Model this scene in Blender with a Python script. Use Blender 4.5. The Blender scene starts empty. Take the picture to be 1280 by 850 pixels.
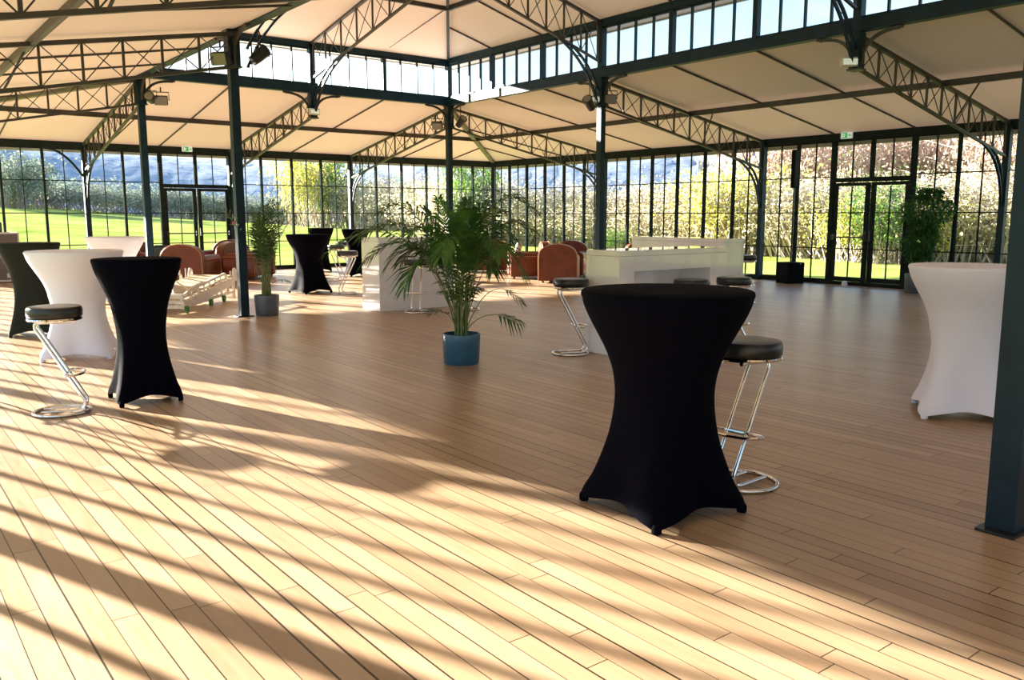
import bpy, math, random
from mathutils import Vector, Matrix
C = bpy.context.scene.collection
P = 0.86                      # width of one glazed panel, metres
PI = math.pi
rnd = random.Random(7)
V = Vector

# ------------------------------------------------------------------ camera
cam_d = bpy.data.cameras.new('camera'); cam = bpy.data.objects.new('camera', cam_d); C.objects.link(cam)
yaw, pit, rol = .9101, -.1461, .0006
F = V((math.cos(pit)*math.cos(yaw), math.cos(pit)*math.sin(yaw), math.sin(pit)))
Rr = V((math.sin(yaw), -math.cos(yaw), 0)); Up = Rr.cross(F)
m = Matrix((Rr, Up, -F)).transposed().to_4x4(); m.translation = V((-16.5998, -22.30, 1.4634))
cam.matrix_world = m
cam_d.sensor_width = 36; cam_d.lens = 1063.35/1280*36; cam_d.clip_start = .05; cam_d.clip_end = 2000
bpy.context.scene.camera = cam
IR = V((math.sin(yaw), -math.cos(yaw), 0)); IF = V((math.cos(yaw), math.sin(yaw), 0))   # ground axes used to orient loose furniture

# ------------------------------------------------------------------ materials
def mat(name, col=(.5,.5,.5), rough=.5, metal=0, **k):
    m = bpy.data.materials.new(name); m.use_nodes = True
    b = m.node_tree.nodes['Principled BSDF']
    b.inputs['Base Color'].default_value = (*col, 1); b.inputs['Roughness'].default_value = rough; b.inputs['Metallic'].default_value = metal
    for a, v in k.items(): b.inputs[a.replace('_', ' ')].default_value = v
    return m
def matte(m):
    b = m.node_tree.nodes['Principled BSDF']; b.inputs['Specular IOR Level'].default_value = 0; b.inputs['Roughness'].default_value = 1; return m
def noisy(name, c1, c2, scale=8, rough=.6, detail=4, metal=0, lo=.35, hi=.65, bump=0, stretch=None, **k):
    m = mat(name, c1, rough, metal, **k); nt = m.node_tree; b = nt.nodes['Principled BSDF']
    tc = nt.nodes.new('ShaderNodeTexCoord'); mp = nt.nodes.new('ShaderNodeMapping')
    if stretch: mp.inputs['Scale'].default_value = stretch
    n = nt.nodes.new('ShaderNodeTexNoise'); n.inputs['Scale'].default_value = scale; n.inputs['Detail'].default_value = detail
    r = nt.nodes.new('ShaderNodeValToRGB'); r.color_ramp.elements[0].position = lo; r.color_ramp.elements[1].position = hi
    r.color_ramp.elements[0].color = (*c1, 1); r.color_ramp.elements[1].color = (*c2, 1)
    nt.links.new(tc.outputs['Object'], mp.inputs[0]); nt.links.new(mp.outputs[0], n.inputs[0]); nt.links.new(n.outputs[0], r.inputs[0])
    nt.links.new(r.outputs[0], b.inputs['Base Color'])
    if bump:
        bp = nt.nodes.new('ShaderNodeBump'); bp.inputs['Strength'].default_value = bump; bp.inputs['Distance'].default_value = .02
        nt.links.new(n.outputs[0], bp.inputs['Height']); nt.links.new(bp.outputs[0], b.inputs['Normal'])
    return m
def leafmat(name, c1, c2, scale=3, trans=.45):
    m = bpy.data.materials.new(name); m.use_nodes = True; nt = m.node_tree; nt.nodes.clear()
    o = nt.nodes.new('ShaderNodeOutputMaterial'); mx = nt.nodes.new('ShaderNodeMixShader'); mx.inputs[0].default_value = trans
    d = nt.nodes.new('ShaderNodeBsdfPrincipled'); d.inputs['Roughness'].default_value = .45; t = nt.nodes.new('ShaderNodeBsdfTranslucent')
    tc = nt.nodes.new('ShaderNodeTexCoord'); n = nt.nodes.new('ShaderNodeTexNoise'); n.inputs['Scale'].default_value = scale; n.inputs['Detail'].default_value = 3
    r = nt.nodes.new('ShaderNodeValToRGB'); r.color_ramp.elements[0].position = .38; r.color_ramp.elements[1].position = .62
    r.color_ramp.elements[0].color = (*c1, 1); r.color_ramp.elements[1].color = (*c2, 1)
    L = nt.links.new
    L(tc.outputs['Object'], n.inputs[0]); L(n.outputs[0], r.inputs[0]); L(r.outputs[0], d.inputs['Base Color']); L(r.outputs[0], t.inputs[0])
    L(d.outputs[0], mx.inputs[1]); L(t.outputs[0], mx.inputs[2]); L(mx.outputs[0], o.inputs[0])
    return m
def glassmat():
    m = bpy.data.materials.new('clear_glass'); m.use_nodes = True; nt = m.node_tree; nt.nodes.clear()
    o = nt.nodes.new('ShaderNodeOutputMaterial'); mx = nt.nodes.new('ShaderNodeMixShader'); fr = nt.nodes.new('ShaderNodeFresnel'); fr.inputs[0].default_value = 1.45
    t = nt.nodes.new('ShaderNodeBsdfTransparent'); t.inputs[0].default_value = (.95, .98, .97, 1); g = nt.nodes.new('ShaderNodeBsdfGlossy'); g.inputs['Roughness'].default_value = .01
    L = nt.links.new; ge = nt.nodes.new('ShaderNodeNewGeometry'); ma = nt.nodes.new('ShaderNodeMath'); ma.operation = 'MULTIPLY_ADD'; ma.inputs[1].default_value = 1/1.45-1.45; ma.inputs[2].default_value = 1.45
    L(ge.outputs['Backfacing'], ma.inputs[0]); L(ma.outputs[0], fr.inputs[0])
    L(fr.outputs[0], mx.inputs[0]); L(t.outputs[0], mx.inputs[1]); L(g.outputs[0], mx.inputs[2]); L(mx.outputs[0], o.inputs[0])
    return m
def floormat():
    m = mat('oak_planks', (.3,.2,.1), .42); nt = m.node_tree; b = nt.nodes['Principled BSDF']; L = nt.links.new
    tc = nt.nodes.new('ShaderNodeTexCoord'); sp = nt.nodes.new('ShaderNodeSeparateXYZ'); L(tc.outputs['Object'], sp.inputs[0])
    def M(op, a, b_=None, c_=None):
        n = nt.nodes.new('ShaderNodeMath'); n.operation = op
        for i, x in enumerate((a, b_, c_)):
            if x is None: continue
            if isinstance(x, (int, float)): n.inputs[i].default_value = x
            else: L(x, n.inputs[i])
        return n.outputs[0]
    W = .095
    sx = M('DIVIDE', sp.outputs[0], W); ix = M('FLOOR', sx); fx = M('FRACT', sx)
    wn = nt.nodes.new('ShaderNodeTexWhiteNoise'); wn.noise_dimensions = '1D'; L(ix, wn.inputs['W'])
    sy = M('ADD', M('DIVIDE', sp.outputs[1], 1.7), M('MULTIPLY', wn.outputs[0], 9.7)); iy = M('FLOOR', sy); fy = M('FRACT', sy)
    cb = nt.nodes.new('ShaderNodeCombineXYZ'); L(ix, cb.inputs[0]); L(iy, cb.inputs[1])
    wb = nt.nodes.new('ShaderNodeTexWhiteNoise'); wb.noise_dimensions = '2D'; L(cb.outputs[0], wb.inputs['Vector'])
    # gaps: each seam has its own width
    dx = M('MINIMUM', fx, M('SUBTRACT', 1, fx)); dy = M('MINIMUM', fy, M('SUBTRACT', 1, fy))
    wn2 = nt.nodes.new('ShaderNodeTexWhiteNoise'); wn2.noise_dimensions = '1D'; L(M('ROUND', sx), wn2.inputs['W'])
    gw = M('MULTIPLY_ADD', M('POWER', wn2.outputs[0], 2), .036, .015)
    gx = M('LESS_THAN', dx, gw); gy = M('LESS_THAN', dy, .0013); gap = M('MAXIMUM', gx, gy)
    mp = nt.nodes.new('ShaderNodeMapping'); mp.inputs['Scale'].default_value = (16, 1.6, 1)
    ad = nt.nodes.new('ShaderNodeVectorMath'); ad.operation = 'ADD'; L(tc.outputs['Object'], ad.inputs[0]); L(wb.outputs['Color'], ad.inputs[1]); L(ad.outputs[0], mp.inputs[0])
    gr = nt.nodes.new('ShaderNodeTexNoise'); gr.inputs['Scale'].default_value = 2.2; gr.inputs['Detail'].default_value = 7; gr.inputs['Distortion'].default_value = .6; L(mp.outputs[0], gr.inputs[0])
    big = nt.nodes.new('ShaderNodeTexNoise'); big.inputs['Scale'].default_value = .9; big.inputs['Detail'].default_value = 5; L(tc.outputs['Object'], big.inputs[0])
    r = nt.nodes.new('ShaderNodeValToRGB'); e = r.color_ramp.elements
    e[0].position = .0; e[0].color = (.28, .17, .10, 1); e[1].position = 1; e[1].color = (.56, .41, .27, 1)
    x = r.color_ramp.elements.new(.5); x.color = (.42, .28, .17, 1)
    fac = M('ADD', M('MULTIPLY', wb.outputs[0], .45), M('MULTIPLY', gr.outputs[0], .5)); L(M('ADD', fac, M('MULTIPLY_ADD', big.outputs[0], .3, -.12)), r.inputs[0])
    mx = nt.nodes.new('ShaderNodeMix'); mx.data_type = 'RGBA'; L(gap, mx.inputs[0]); L(r.outputs[0], mx.inputs[6]); mx.inputs[7].default_value = (.035, .02, .012, 1)
    L(mx.outputs[2], b.inputs['Base Color'])
    L(M('MULTIPLY_ADD', gr.outputs[0], .22, .22), b.inputs['Roughness']); b.inputs['Specular IOR Level'].default_value = .6
    bp = nt.nodes.new('ShaderNodeBump'); bp.inputs['Strength'].default_value = .25; bp.inputs['Distance'].default_value = .004
    L(M('SUBTRACT', M('MULTIPLY', gr.outputs[0], .2), gap), bp.inputs['Height']); L(bp.outputs[0], b.inputs['Normal'])
    return m
def ceilmat():
    m = bpy.data.materials.new('cream_fabric'); m.use_nodes = True; nt = m.node_tree; b = nt.nodes['Principled BSDF']; L = nt.links.new
    tc = nt.nodes.new('ShaderNodeTexCoord'); n = nt.nodes.new('ShaderNodeTexNoise'); n.inputs['Scale'].default_value = .7; n.inputs['Detail'].default_value = 3
    r = nt.nodes.new('ShaderNodeValToRGB'); r.color_ramp.elements[0].color = (.77,.69,.62,1); r.color_ramp.elements[1].color = (.82,.77,.70,1)
    L(tc.outputs['Object'], n.inputs[0]); L(n.outputs[0], r.inputs[0]); L(r.outputs[0], b.inputs['Base Color']); b.inputs['Roughness'].default_value = .6
    t = nt.nodes.new('ShaderNodeBsdfTranslucent'); t.inputs[0].default_value = (.84,.71,.61,1)  # translucency added to brighten the ceiling; the roof itself is likely opaque
    mx = nt.nodes.new('ShaderNodeMixShader'); mx.inputs[0].default_value = TRANS
    o = nt.nodes['Material Output']; L(b.outputs[0], mx.inputs[1]); L(t.outputs[0], mx.inputs[2]); L(mx.outputs[0], o.inputs[0])
    return m
TRANS = .21; SKY = .74
M_floor = floormat(); M_ceil = ceilmat(); M_glass = glassmat()
M_steel = noisy('dark_petrol_paint', (.004,.017,.028), (.006,.026,.042), 5, .45, Specular_IOR_Level=.25, bump=.02)
M_truss = noisy('truss_steel_warm_bounce', (.03,.026,.022), (.05,.042,.035), 6, .45)  # dark teal steel; brown of warm reflected light put into the colour
M_hip = noisy('grey_olive_paint', (.10,.105,.07), (.15,.15,.10), 3, .5)
M_frame = noisy('dark_frame_paint', (.018,.026,.025), (.026,.036,.033), 6, .7, Specular_IOR_Level=.2)
M_black = noisy('black_stretch_cloth', (.0012,.0012,.004), (.002,.002,.006), 60, .85, Specular_IOR_Level=.04)
M_green = noisy('faded_black_stretch_cloth', (.008,.011,.007), (.012,.015,.009), 40, .75, Specular_IOR_Level=.2)
M_white = noisy('white_stretch_cloth', (.81,.83,.99), (.83,.85,1.0), 3, .7)  # white cloth; bluish cast of the sky light put into its colour
M_leather = noisy('black_vinyl', (.012,.013,.014), (.02,.021,.022), 40, .32)
M_chrome = mat('chrome', (.8,.8,.82), .08, 1)
M_gloss = mat('glossy_white_acrylic', (.86,.86,.88), .06, Coat_Weight=.5)
M_pot = noisy('blue_grey_glaze', (.02,.095,.17), (.03,.125,.21), 6, .3)
M_pot2 = noisy('slate_pot', (.07,.10,.13), (.10,.13,.16), 6, .4)
M_soil = noisy('soil', (.03,.02,.012), (.06,.04,.025), 40, .9)
M_leaf = leafmat('palm_leaf', (.025,.09,.018), (.08,.21,.035), 6, .3)
M_leaf2 = leafmat('young_palm_leaf', (.03,.08,.015), (.07,.15,.03), 6, .35)
M_bam = leafmat('bamboo_leaf', (.04,.14,.03), (.09,.25,.06), 6, .4)
M_stem = noisy('palm_stem', (.10,.16,.04), (.18,.22,.07), 12, .5)
M_cane = noisy('cane', (.12,.09,.05), (.2,.15,.08), 20, .6)
M_brown = noisy('brown_leather', (.105,.024,.008), (.15,.036,.012), 5, .35, Specular_IOR_Level=.35)
M_piping = mat('tan_piping', (.45,.25,.14), .4)
M_cush = noisy('cream_cushion', (.6,.55,.5), (.7,.66,.6), 12, .8)
M_wmetal = noisy('white_painted_metal', (.62,.60,.54), (.75,.73,.68), 8, .4)
M_deck = noisy('pale_slats', (.40,.31,.20), (.52,.42,.29), 3, .5, stretch=(8,1,1))
M_greenw = mat('green_rubber', (.03,.18,.04), .5)
M_spk = mat('black_speaker_cloth', (.006,.008,.010), .9, Specular_IOR_Level=.08)
M_blackm = mat('black_metal', (.012,.012,.013), .4)
M_lamp = mat('lamp_glass', (.22,.21,.18), .15)
M_grey = mat('light_grey_plastic', (.55,.54,.52), .5)
M_exit = mat('exit_sign_green', (.02,.35,.12), .4, Emission_Color=(.05,.7,.25,1), Emission_Strength=.15)
M_exitw = mat('exit_sign_white', (.8,.85,.8), .4, Emission_Color=(.8,1,.85,1), Emission_Strength=.12)
M_zinc = noisy('zinc', (.3,.31,.32), (.38,.39,.4), 3, .5)
M_red = mat('red_alarm', (.5,.1,.07), .4)
M_lawn = noisy('meadow_grass', (.15,.205,.04), (.31,.35,.10), .35, .9, detail=10, lo=.3, hi=.7)
matte(M_lawn); matte(M_frame)
M_bark = noisy('bark', (.16,.13,.10), (.3,.26,.2), 8, .9)

# ------------------------------------------------------------------ mesh helpers
class MB:
    def __init__(s): s.v = []; s.f = []; s.m = []
    def add(s, vs, fs, mi=0):
        n = len(s.v); s.v += [tuple(x) for x in vs]; s.f += [tuple(n+i for i in f) for f in fs]; s.m += [mi]*len(fs); return s
    def box(s, c, sz, rot=None, mi=0):
        x, y, z = (a/2 for a in sz); c = V(c)
        vs = [V((i*x, j*y, k*z)) for k in (-1,1) for j in (-1,1) for i in (-1,1)]
        if rot is not None: vs = [rot @ v for v in vs]
        return s.add([c+v for v in vs], [(0,2,3,1),(4,5,7,6),(0,1,5,4),(2,6,7,3),(0,4,6,2),(1,3,7,5)], mi)
    def bevbox(s, c, sz, b=.02, rot=None, mi=0):
        x, y, z = (a/2 for a in sz); c = V(c); L = []
        prof = [(-z, b), (-z+b*.3, b*.3), (-z+b, 0), (z-b, 0), (z-b*.3, b*.3), (z, b)]
        vs = []
        for zz, ins in prof:
            X, Y = x-ins, y-ins; q = b
            for sx, sy, o in ((1,-1,0),(1,1,1),(-1,1,0),(-1,-1,1)):
                a = V((sx*X, sy*(Y-q), zz)); d = V((sx*(X-q), sy*Y, zz)); e = V((sx*(X-q*.29), sy*(Y-q*.29), zz))
                seq = [a, e, d]
                if o == 0 and sy < 0: seq = [d, e, a]
                if sx == 1 and sy == -1: seq = [d, e, a]
                if sx == 1 and sy == 1: seq = [a, e, d]
                if sx == -1 and sy == 1: seq = [d, e, a]
                if sx == -1 and sy == -1: seq = [a, e, d]
                vs += seq
        n = 12; fs = []
        for k in range(len(prof)-1):
            for i in range(n): fs.append((k*n+i, k*n+(i+1) % n, (k+1)*n+(i+1) % n, (k+1)*n+i))
        fs.append(tuple(range(n))[::-1]); fs.append(tuple((len(prof)-1)*n+i for i in range(n)))
        if rot is not None: vs = [rot @ v for v in vs]
        return s.add([c+v for v in vs], fs, mi)
    def beam(s, a, b, w, h, mi=0, up=V((0,0,1))):
        a, b = V(a), V(b); d = (b-a); L = d.length; d.normalize()
        sd = d.cross(up)
        if sd.length < 1e-4: sd = V((1,0,0)) if abs(d.x) < .9 else V((0,1,0))
        sd.normalize(); u = sd.cross(d)
        vs = []
        for p in (a, b):
            for i, j in ((-1,-1),(1,-1),(1,1),(-1,1)): vs.append(p+sd*i*w/2+u*j*h/2)
        return s.add(vs, [(0,1,2,3)[::-1],(4,5,6,7),(0,1,5,4),(1,2,6,5),(2,3,7,6),(3,0,4,7)], mi)
    def tube(s, pts, r, n=8, closed=False, mi=0, taper=None):
        pts = [V(p) for p in pts]; N = len(pts); rings = []; u = None
        for i, p in enumerate(pts):
            if closed: t = pts[(i+1) % N]-pts[i-1]
            else: t = pts[min(i+1, N-1)]-pts[max(i-1, 0)]
            t.normalize()
            if u is None:
                u = t.orthogonal().normalized()
            else:
                u = (u-t*u.dot(t)); u = u.normalized() if u.length > 1e-5 else t.orthogonal().normalized()
            w = t.cross(u); rr = r if taper is None else r*(1-(1-taper)*i/(N-1))
            rings.append([p+(u*math.cos(2*PI*k/n)+w*math.sin(2*PI*k/n))*rr for k in range(n)])
        vs = [v for R_ in rings for v in R_]; fs = []
        for i in range(N if closed else N-1):
            j = (i+1) % N
            for k in range(n): fs.append((i*n+k, i*n+(k+1) % n, j*n+(k+1) % n, j*n+k))
        if not closed: fs += [tuple(range(n))[::-1], tuple((N-1)*n+k for k in range(n))]
        return s.add(vs, fs, mi)
    def lathe(s, prof, n=32, c=(0,0,0), cap=True, mi=0):
        vs = []; fs = []
        for r, z in prof:
            for k in range(n): vs.append((c[0]+r*math.cos(2*PI*k/n), c[1]+r*math.sin(2*PI*k/n), c[2]+z))
        for i in range(len(prof)-1):
            for k in range(n): fs.append((i*n+k, i*n+(k+1) % n, (i+1)*n+(k+1) % n, (i+1)*n+k))
        if cap: fs += [tuple(range(n))[::-1], tuple((len(prof)-1)*n+k for k in range(n))]
        return s.add(vs, fs, mi)
    def build(s, name, mats, parent=None, smooth=False, kind=None, origin=None):
        me = bpy.data.meshes.new(name)
        vs = s.v
        if origin is not None: vs = [tuple(V(v)-V(origin)) for v in vs]
        me.from_pydata(vs, [], s.f); me.update()
        for mm in (mats if isinstance(mats, (list, tuple)) else [mats]): me.materials.append(mm)
        me.polygons.foreach_set('material_index', s.m)
        if smooth:
            me.polygons.foreach_set('use_smooth', [True]*len(me.polygons))
            me.set_sharp_from_angle(angle=math.radians(40))
        o = bpy.data.objects.new(name, me); C.objects.link(o)
        if origin is not None: o.location = origin
        if parent is not None: o.parent = parent
        if kind: o['kind'] = kind
        return o
def thing(name, label, cat, loc=(0,0,0), rz=0, group=None):
    o = bpy.data.objects.new(name, None); C.objects.link(o); o.empty_display_size = .1
    o.location = loc; o.rotation_euler = (0, 0, rz); o['label'] = label; o['category'] = cat
    if group: o['group'] = group
    return o
def tag(o, label, cat, group=None):
    o['label'] = label; o['category'] = cat
    if group: o['group'] = group
    return o
def dup(root, loc, rz, label, group=None, scale=None):
    r = root.copy(); C.objects.link(r); r.location = loc; r.rotation_euler = (0, 0, rz); r['label'] = label
    if group: r['group'] = group
    if scale: r.scale = scale
    def rec(src, dst):
        for ch in list(src.children):
            c = ch.copy(); C.objects.link(c); c.parent = dst; rec(ch, c)
    rec(root, r)
    return r
def heading(v): return math.atan2(v[1], v[0])
def curve(pts, n=12):   # Bezier of any order
    out = []
    for i in range(n+1):
        t = i/n; q = [V(p) for p in pts]
        while len(q) > 1: q = [a.lerp(b, t) for a, b in zip(q, q[1:])]
        out.append(q[0])
    return out

# ------------------------------------------------------------------ the hall
NX, NY = 20, 36
X0, Y0 = -NX*P, -NY*P               # far edges of the hall
XI0, XI1, YI0, YI1 = -14*P, -6*P, -30*P, -6*P   # raised middle
HG = 2.99
MB().box((X0/2, Y0/2, -.06), (-X0+1.0, -Y0+1.0, .12)).build('floor', M_floor, kind='structure')
wn_count = [0]; door_count = [0]
def window_name():
    wn_count[0] += 1; return 'window_%d' % wn_count[0]
def glazed_wall(name, O, D, N, n, cols, doors, wide=False):
    O, D, N = V((*O,0)), V((*D,0)), V((*N,0)); Z = V((0,0,1))
    rot = Matrix((D, N, Z)).transposed()
    def at(s, d, z): return O+D*s+N*d+Z*z
    w = MB()
    w.box(at(n*P/2, .03, .035), (n*P+.14, .12, .07), rot)
    w.box(at(n*P/2, .03, 3.065), (n*P+.16, .15, .15), rot)
    w.box(at(n*P/2, .085, 2.995), (n*P, .03, .03), rot)
    wo = w.build(name, M_frame, kind='structure')
    if wide:
        for i in range(n):
            a = i*P; f = MB(); org = at(a+P/2, .03, 0)
            f.box(at(a, .03, 1.53), (.045, .05, 2.92), rot); f.box(at(a+P/2, .03, .085), (P-.04, .06, .035), rot); f.box(at(a+P/2, .03, 2.978), (P-.04, .06, .03), rot)
            fo = f.build(window_name(), M_frame, kind='structure', origin=org); g = MB()
            g.add([at(a+.02, .03, .09)-org, at(a+P-.02, .03, .09)-org, at(a+P-.02, .03, 2.97)-org, at(a+.02, .03, 2.97)-org], [(0,1,2,3)]); g.build('glass_pane', M_glass, fo)
        return
    for i in range(n):
        if i in doors: continue
        a = i*P; f = MB()
        org = at(a+P/2, .03, 0)
        f.box(at(a, .03, 1.53), (.05, .085, 2.92), rot)
        f.box(at(a+P/2, .03, 1.53), (.018, .035, 2.92), rot)
        for k in (1, 2, 3): f.box(at(a+P/2, .03, HG*k/4+.01), (P-.05, .032, .022), rot)
        f.box(at(a+P/2, .03, .085), (P-.05, .06, .035), rot); f.box(at(a+P/2, .03, 2.978), (P-.05, .06, .03), rot)
        fo = f.build(window_name(), M_frame, kind='structure', origin=org)
        g = MB(); q = [at(a+.025, .03, .09)-org, at(a+P-.025, .03, .09)-org, at(a+P-.025, .03, 2.97)-org, at(a+.025, .03, 2.97)-org]
        g.add(q, [(0,1,2,3)]); g.build('glass_pane', M_glass, fo)
    if doors:
        a = doors[0]*P; b = (doors[-1]+1)*P; mid = (a+b)/2; org = at(mid, .03, 0); door_count[0] += 1
        f = MB()
        for s in (a, b): f.box(at(s, .03, 1.53), (.09, .10, 2.92), rot)
        f.box(at(mid, .03, 2.18), (b-a-.09, .09, .09), rot)
        f.box(at(mid, .03, 2.60), (.07, .08, .78), rot)
        f.box(at(mid, .03, 2.978), (b-a-.09, .06, .03), rot)
        for s in (a+P/2, mid+P/2): f.box(at(s, .03, 2.60), (.018, .035, .78), rot)
        do = f.build('door_%d' % door_count[0], M_frame, kind='structure', origin=org)
        g = MB(); q = [at(a+.045, .03, 2.22)-org, at(b-.045, .03, 2.22)-org, at(b-.045, .03, 2.97)-org, at(a+.045, .03, 2.97)-org]
        g.add(q, [(0,1,2,3)]); g.build('fanlight_pane', M_glass, do)
        for side in (-1, 1):
            c = mid+side*(P/2-.011); w_ = P-.045; L = MB()
            for s in (-1, 1): L.box(at(c+s*(w_/2-.05), .03, 1.10)-org, (.09, .055, 2.05), rot)
            L.box(at(c, .03, 2.09)-org, (w_-.19, .055, .07), rot); L.box(at(c, .03, .125)-org, (w_-.19, .055, .09), rot)
            L.box(at(c, .03, 1.1)-org, (.018, .03, 1.9), rot)
            for z in (HG/4+.01, HG/2+.01): L.box(at(c, .03, z)-org, (w_-.19, .03, .022), rot)
            lo = L.build('door_leaf', M_frame, do)
            g = MB(); q = [at(c-w_/2+.09, .03, .17)-org, at(c+w_/2-.09, .03, .17)-org, at(c+w_/2-.09, .03, 2.06)-org, at(c-w_/2+.09, .03, 2.06)-org]
            g.add(q, [(0,1,2,3)]); g.build('glass_pane', M_glass, lo)
            if side == -1 or name == 'wall_back':
                h = MB(); h.beam(at(c-w_/2+.05, .12, 1.0)-org, at(c+w_/2-.05, .12, 1.0)-org, .03, .03)
                for s in (-1, 1): h.box(at(c+s*(w_/2-.05), .09, 1.0)-org, (.05, .09, .11), rot)
                h.build('push_bar', M_blackm, lo)
            h = MB(); h.box(at(mid+side*.05, .075, 1.03)-org, (.05, .05, .2), rot); h.build('door_lock', M_blackm, lo)
glazed_wall('wall_back', (0,0), (-1,0), (0,-1), NX, (6,10,14), (10,11))
glazed_wall('wall_right', (0,0), (0,-1), (-1,0), NY, (), (14,15))
glazed_wall('wall_left', (X0,0), (0,-1), (1,0), NY, (), (), True)
glazed_wall('wall_front', (0,Y0), (-1,0), (0,1), NX, (), ())

# ceilings: sloping aisle ring, and the raised hipped middle
def slab(mb, poly, t=.09):
    n = len(poly); top = [V(p)+V((0,0,t)) for p in poly]; vs = [V(p) for p in poly]+top
    mb.add(vs, [tuple(range(n)), tuple(n+i for i in range(n))[::-1]]+[(i, (i+1) % n, n+(i+1) % n, n+i) for i in range(n)])
OV = .75; sl = (4.02-3.14)/(6*P)
zo = 3.14-sl*OV; zi = 4.02
ox0, ox1, oy0, oy1 = X0-OV, OV, Y0-OV, OV
mb = MB()
slab(mb, [(ox0,oy1,zo),(ox1,oy1,zo),(XI1,YI1,zi),(XI0,YI1,zi)]); slab(mb, [(ox1,oy1,zo),(ox1,oy0,zo),(XI1,YI0,zi),(XI1,YI1,zi)])
slab(mb, [(ox1,oy0,zo),(ox0,oy0,zo),(XI0,YI0,zi),(XI1,YI0,zi)]); slab(mb, [(ox0,oy0,zo),(ox0,oy1,zo),(XI0,YI1,zi),(XI0,YI0,zi)])
su = .27; OU = .45; zu = 5.05-su*OU; xr = (XI0+XI1)/2; half = (XI1-XI0)/2; zr = 5.05+su*half
mb2 = mb
ux0, ux1, uy0, uy1 = XI0-OU, XI1+OU, YI0-OU, YI1+OU; ya, yb = YI1-6*P, YI0+6*P
slab(mb2, [(ux0,uy1,zu),(ux1,uy1,zu),(xr,ya,zr)]); slab(mb2, [(ux1,uy1,zu),(ux1,uy0,zu),(xr,yb,zr),(xr,ya,zr)])
slab(mb2, [(ux1,uy0,zu),(ux0,uy0,zu),(xr,yb,zr)]); slab(mb2, [(ux0,uy0,zu),(ux0,uy1,zu),(xr,ya,zr),(xr,yb,zr)])
mb2.build('ceiling', M_ceil, kind='structure')
trim_n = [0]
def trim(mb_, m_, origin=None):
    trim_n[0] += 1; return mb_.build('trim_%d' % trim_n[0], m_, kind='structure', origin=origin)
# gutters
g = MB()
for a, b in (((ox0,oy1),(ox1,oy1)),((ox1,oy1),(ox1,oy0)),((ox1,oy0),(ox0,oy0)),((ox0,oy0),(ox0,oy1))):
    g.beam((*a, zo+.0), (*b, zo+.0), .1, .12)
trim(g, M_zinc)
g = MB()
for a, b in (((ux0,uy1),(ux1,uy1)),((ux1,uy1),(ux1,uy0)),((ux1,uy0),(ux0,uy0)),((ux0,uy0),(ux0,uy1))):
    g.beam((*a, zu+.03), (*b, zu+.03), .05, .1)
trim(g, M_zinc)
# clerestory beams and windows
def ring_beam(z, h, w, m_, ins=0):
    x0, x1, y0, y1 = XI0+ins, XI1-ins, YI0+ins, YI1-ins
    for a, b in (((x0,y1),(x1,y1)),((x1,y1),(x1,y0)),((x1,y0),(x0,y0)),((x0,y0),(x0,y1))):
        t = MB(); t.beam((*a,z), (*b,z), w, h); trim(t, m_)
ring_beam(4.075, .17, .14, M_steel); ring_beam(4.98, .13, .12, M_steel)
def clerestory(O, D, n):
    O, D = V((*O,0)), V((*D,0)); N = V((D.y, -D.x, 0)); rot = Matrix((D, N, V((0,0,1)))).transposed()
    for i in range(0, n, 2):
        a = i*P; at = lambda s, z: O+D*s+V((0,0,z)); org = at(a+P, 4.53); f = MB()
        f.box(at(a, 4.535), (.085, .1, .75), rot)
        for k in (1, 2, 3): f.box(at(a+k*P/2, 4.535), (.028, .05, .75), rot)
        f.box(at(a+P, 4.18), (2*P-.08, .05, .04), rot); f.box(at(a+P, 4.895), (2*P-.08, .05, .04), rot)
        fo = f.build(window_name(), M_steel, kind='structure', origin=org)
        g = MB(); q = [at(a+.04, 4.18)-org, at(a+2*P-.04, 4.18)-org, at(a+2*P-.04, 4.9)-org, at(a+.04, 4.9)-org]
        g.add(q, [(0,1,2,3)]); g.build('glass_pane', M_glass, fo)
clerestory((XI1,YI1), (-1,0), 8); clerestory((XI1,YI1), (0,-1), 24); clerestory((XI0,YI1), (0,-1), 24); clerestory((XI1,YI0), (-1,0), 8)
# purlins (mid-slope beams)
h3 = 3*P; zp = 3.14+sl*h3-.05
for a, b in (((X0+h3,-h3),(-h3,-h3)),((-h3,-h3),(-h3,Y0+h3)),((-h3,Y0+h3),(X0+h3,Y0+h3)),((X0+h3,Y0+h3),(X0+h3,-h3))):
    t = MB(); t.beam((*a,zp), (*b,zp), .06, .10); trim(t, M_truss)
hu = half/2; zpu = 5.05+su*hu-.05
for a, b in (((XI0+hu,YI1-3*P),(XI1-hu,YI1-3*P)),((XI1-hu,YI1-3*P),(XI1-hu,YI0+3*P)),((XI0+hu,YI0+3*P),(XI0+hu,YI1-3*P))):
    t = MB(); t.beam((*a,zpu), (*b,zpu), .06, .09); trim(t, M_truss)
t = MB(); t.beam((xr,ya,zr-.05), (xr,yb,zr-.05), .06, .1); trim(t, M_truss)
# hip beams
for sx, sy, cx, cy, ix, iy in ((0,0,0,0,XI1,YI1),(0,0,X0,0,XI0,YI1),(0,0,0,Y0,XI1,YI0),(0,0,X0,Y0,XI0,YI0)):
    t = MB(); t.beam((cx,cy,3.10), (ix,iy,3.96), .12, .07); trim(t, M_hip)
for ix, iy, ay in ((XI1,YI1,ya),(XI0,YI1,ya),(XI1,YI0,yb),(XI0,YI0,yb)):
    t = MB(); t.beam((ix,iy,5.0), (xr,ay,zr-.05), .06, .06); trim(t, M_steel)
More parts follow.
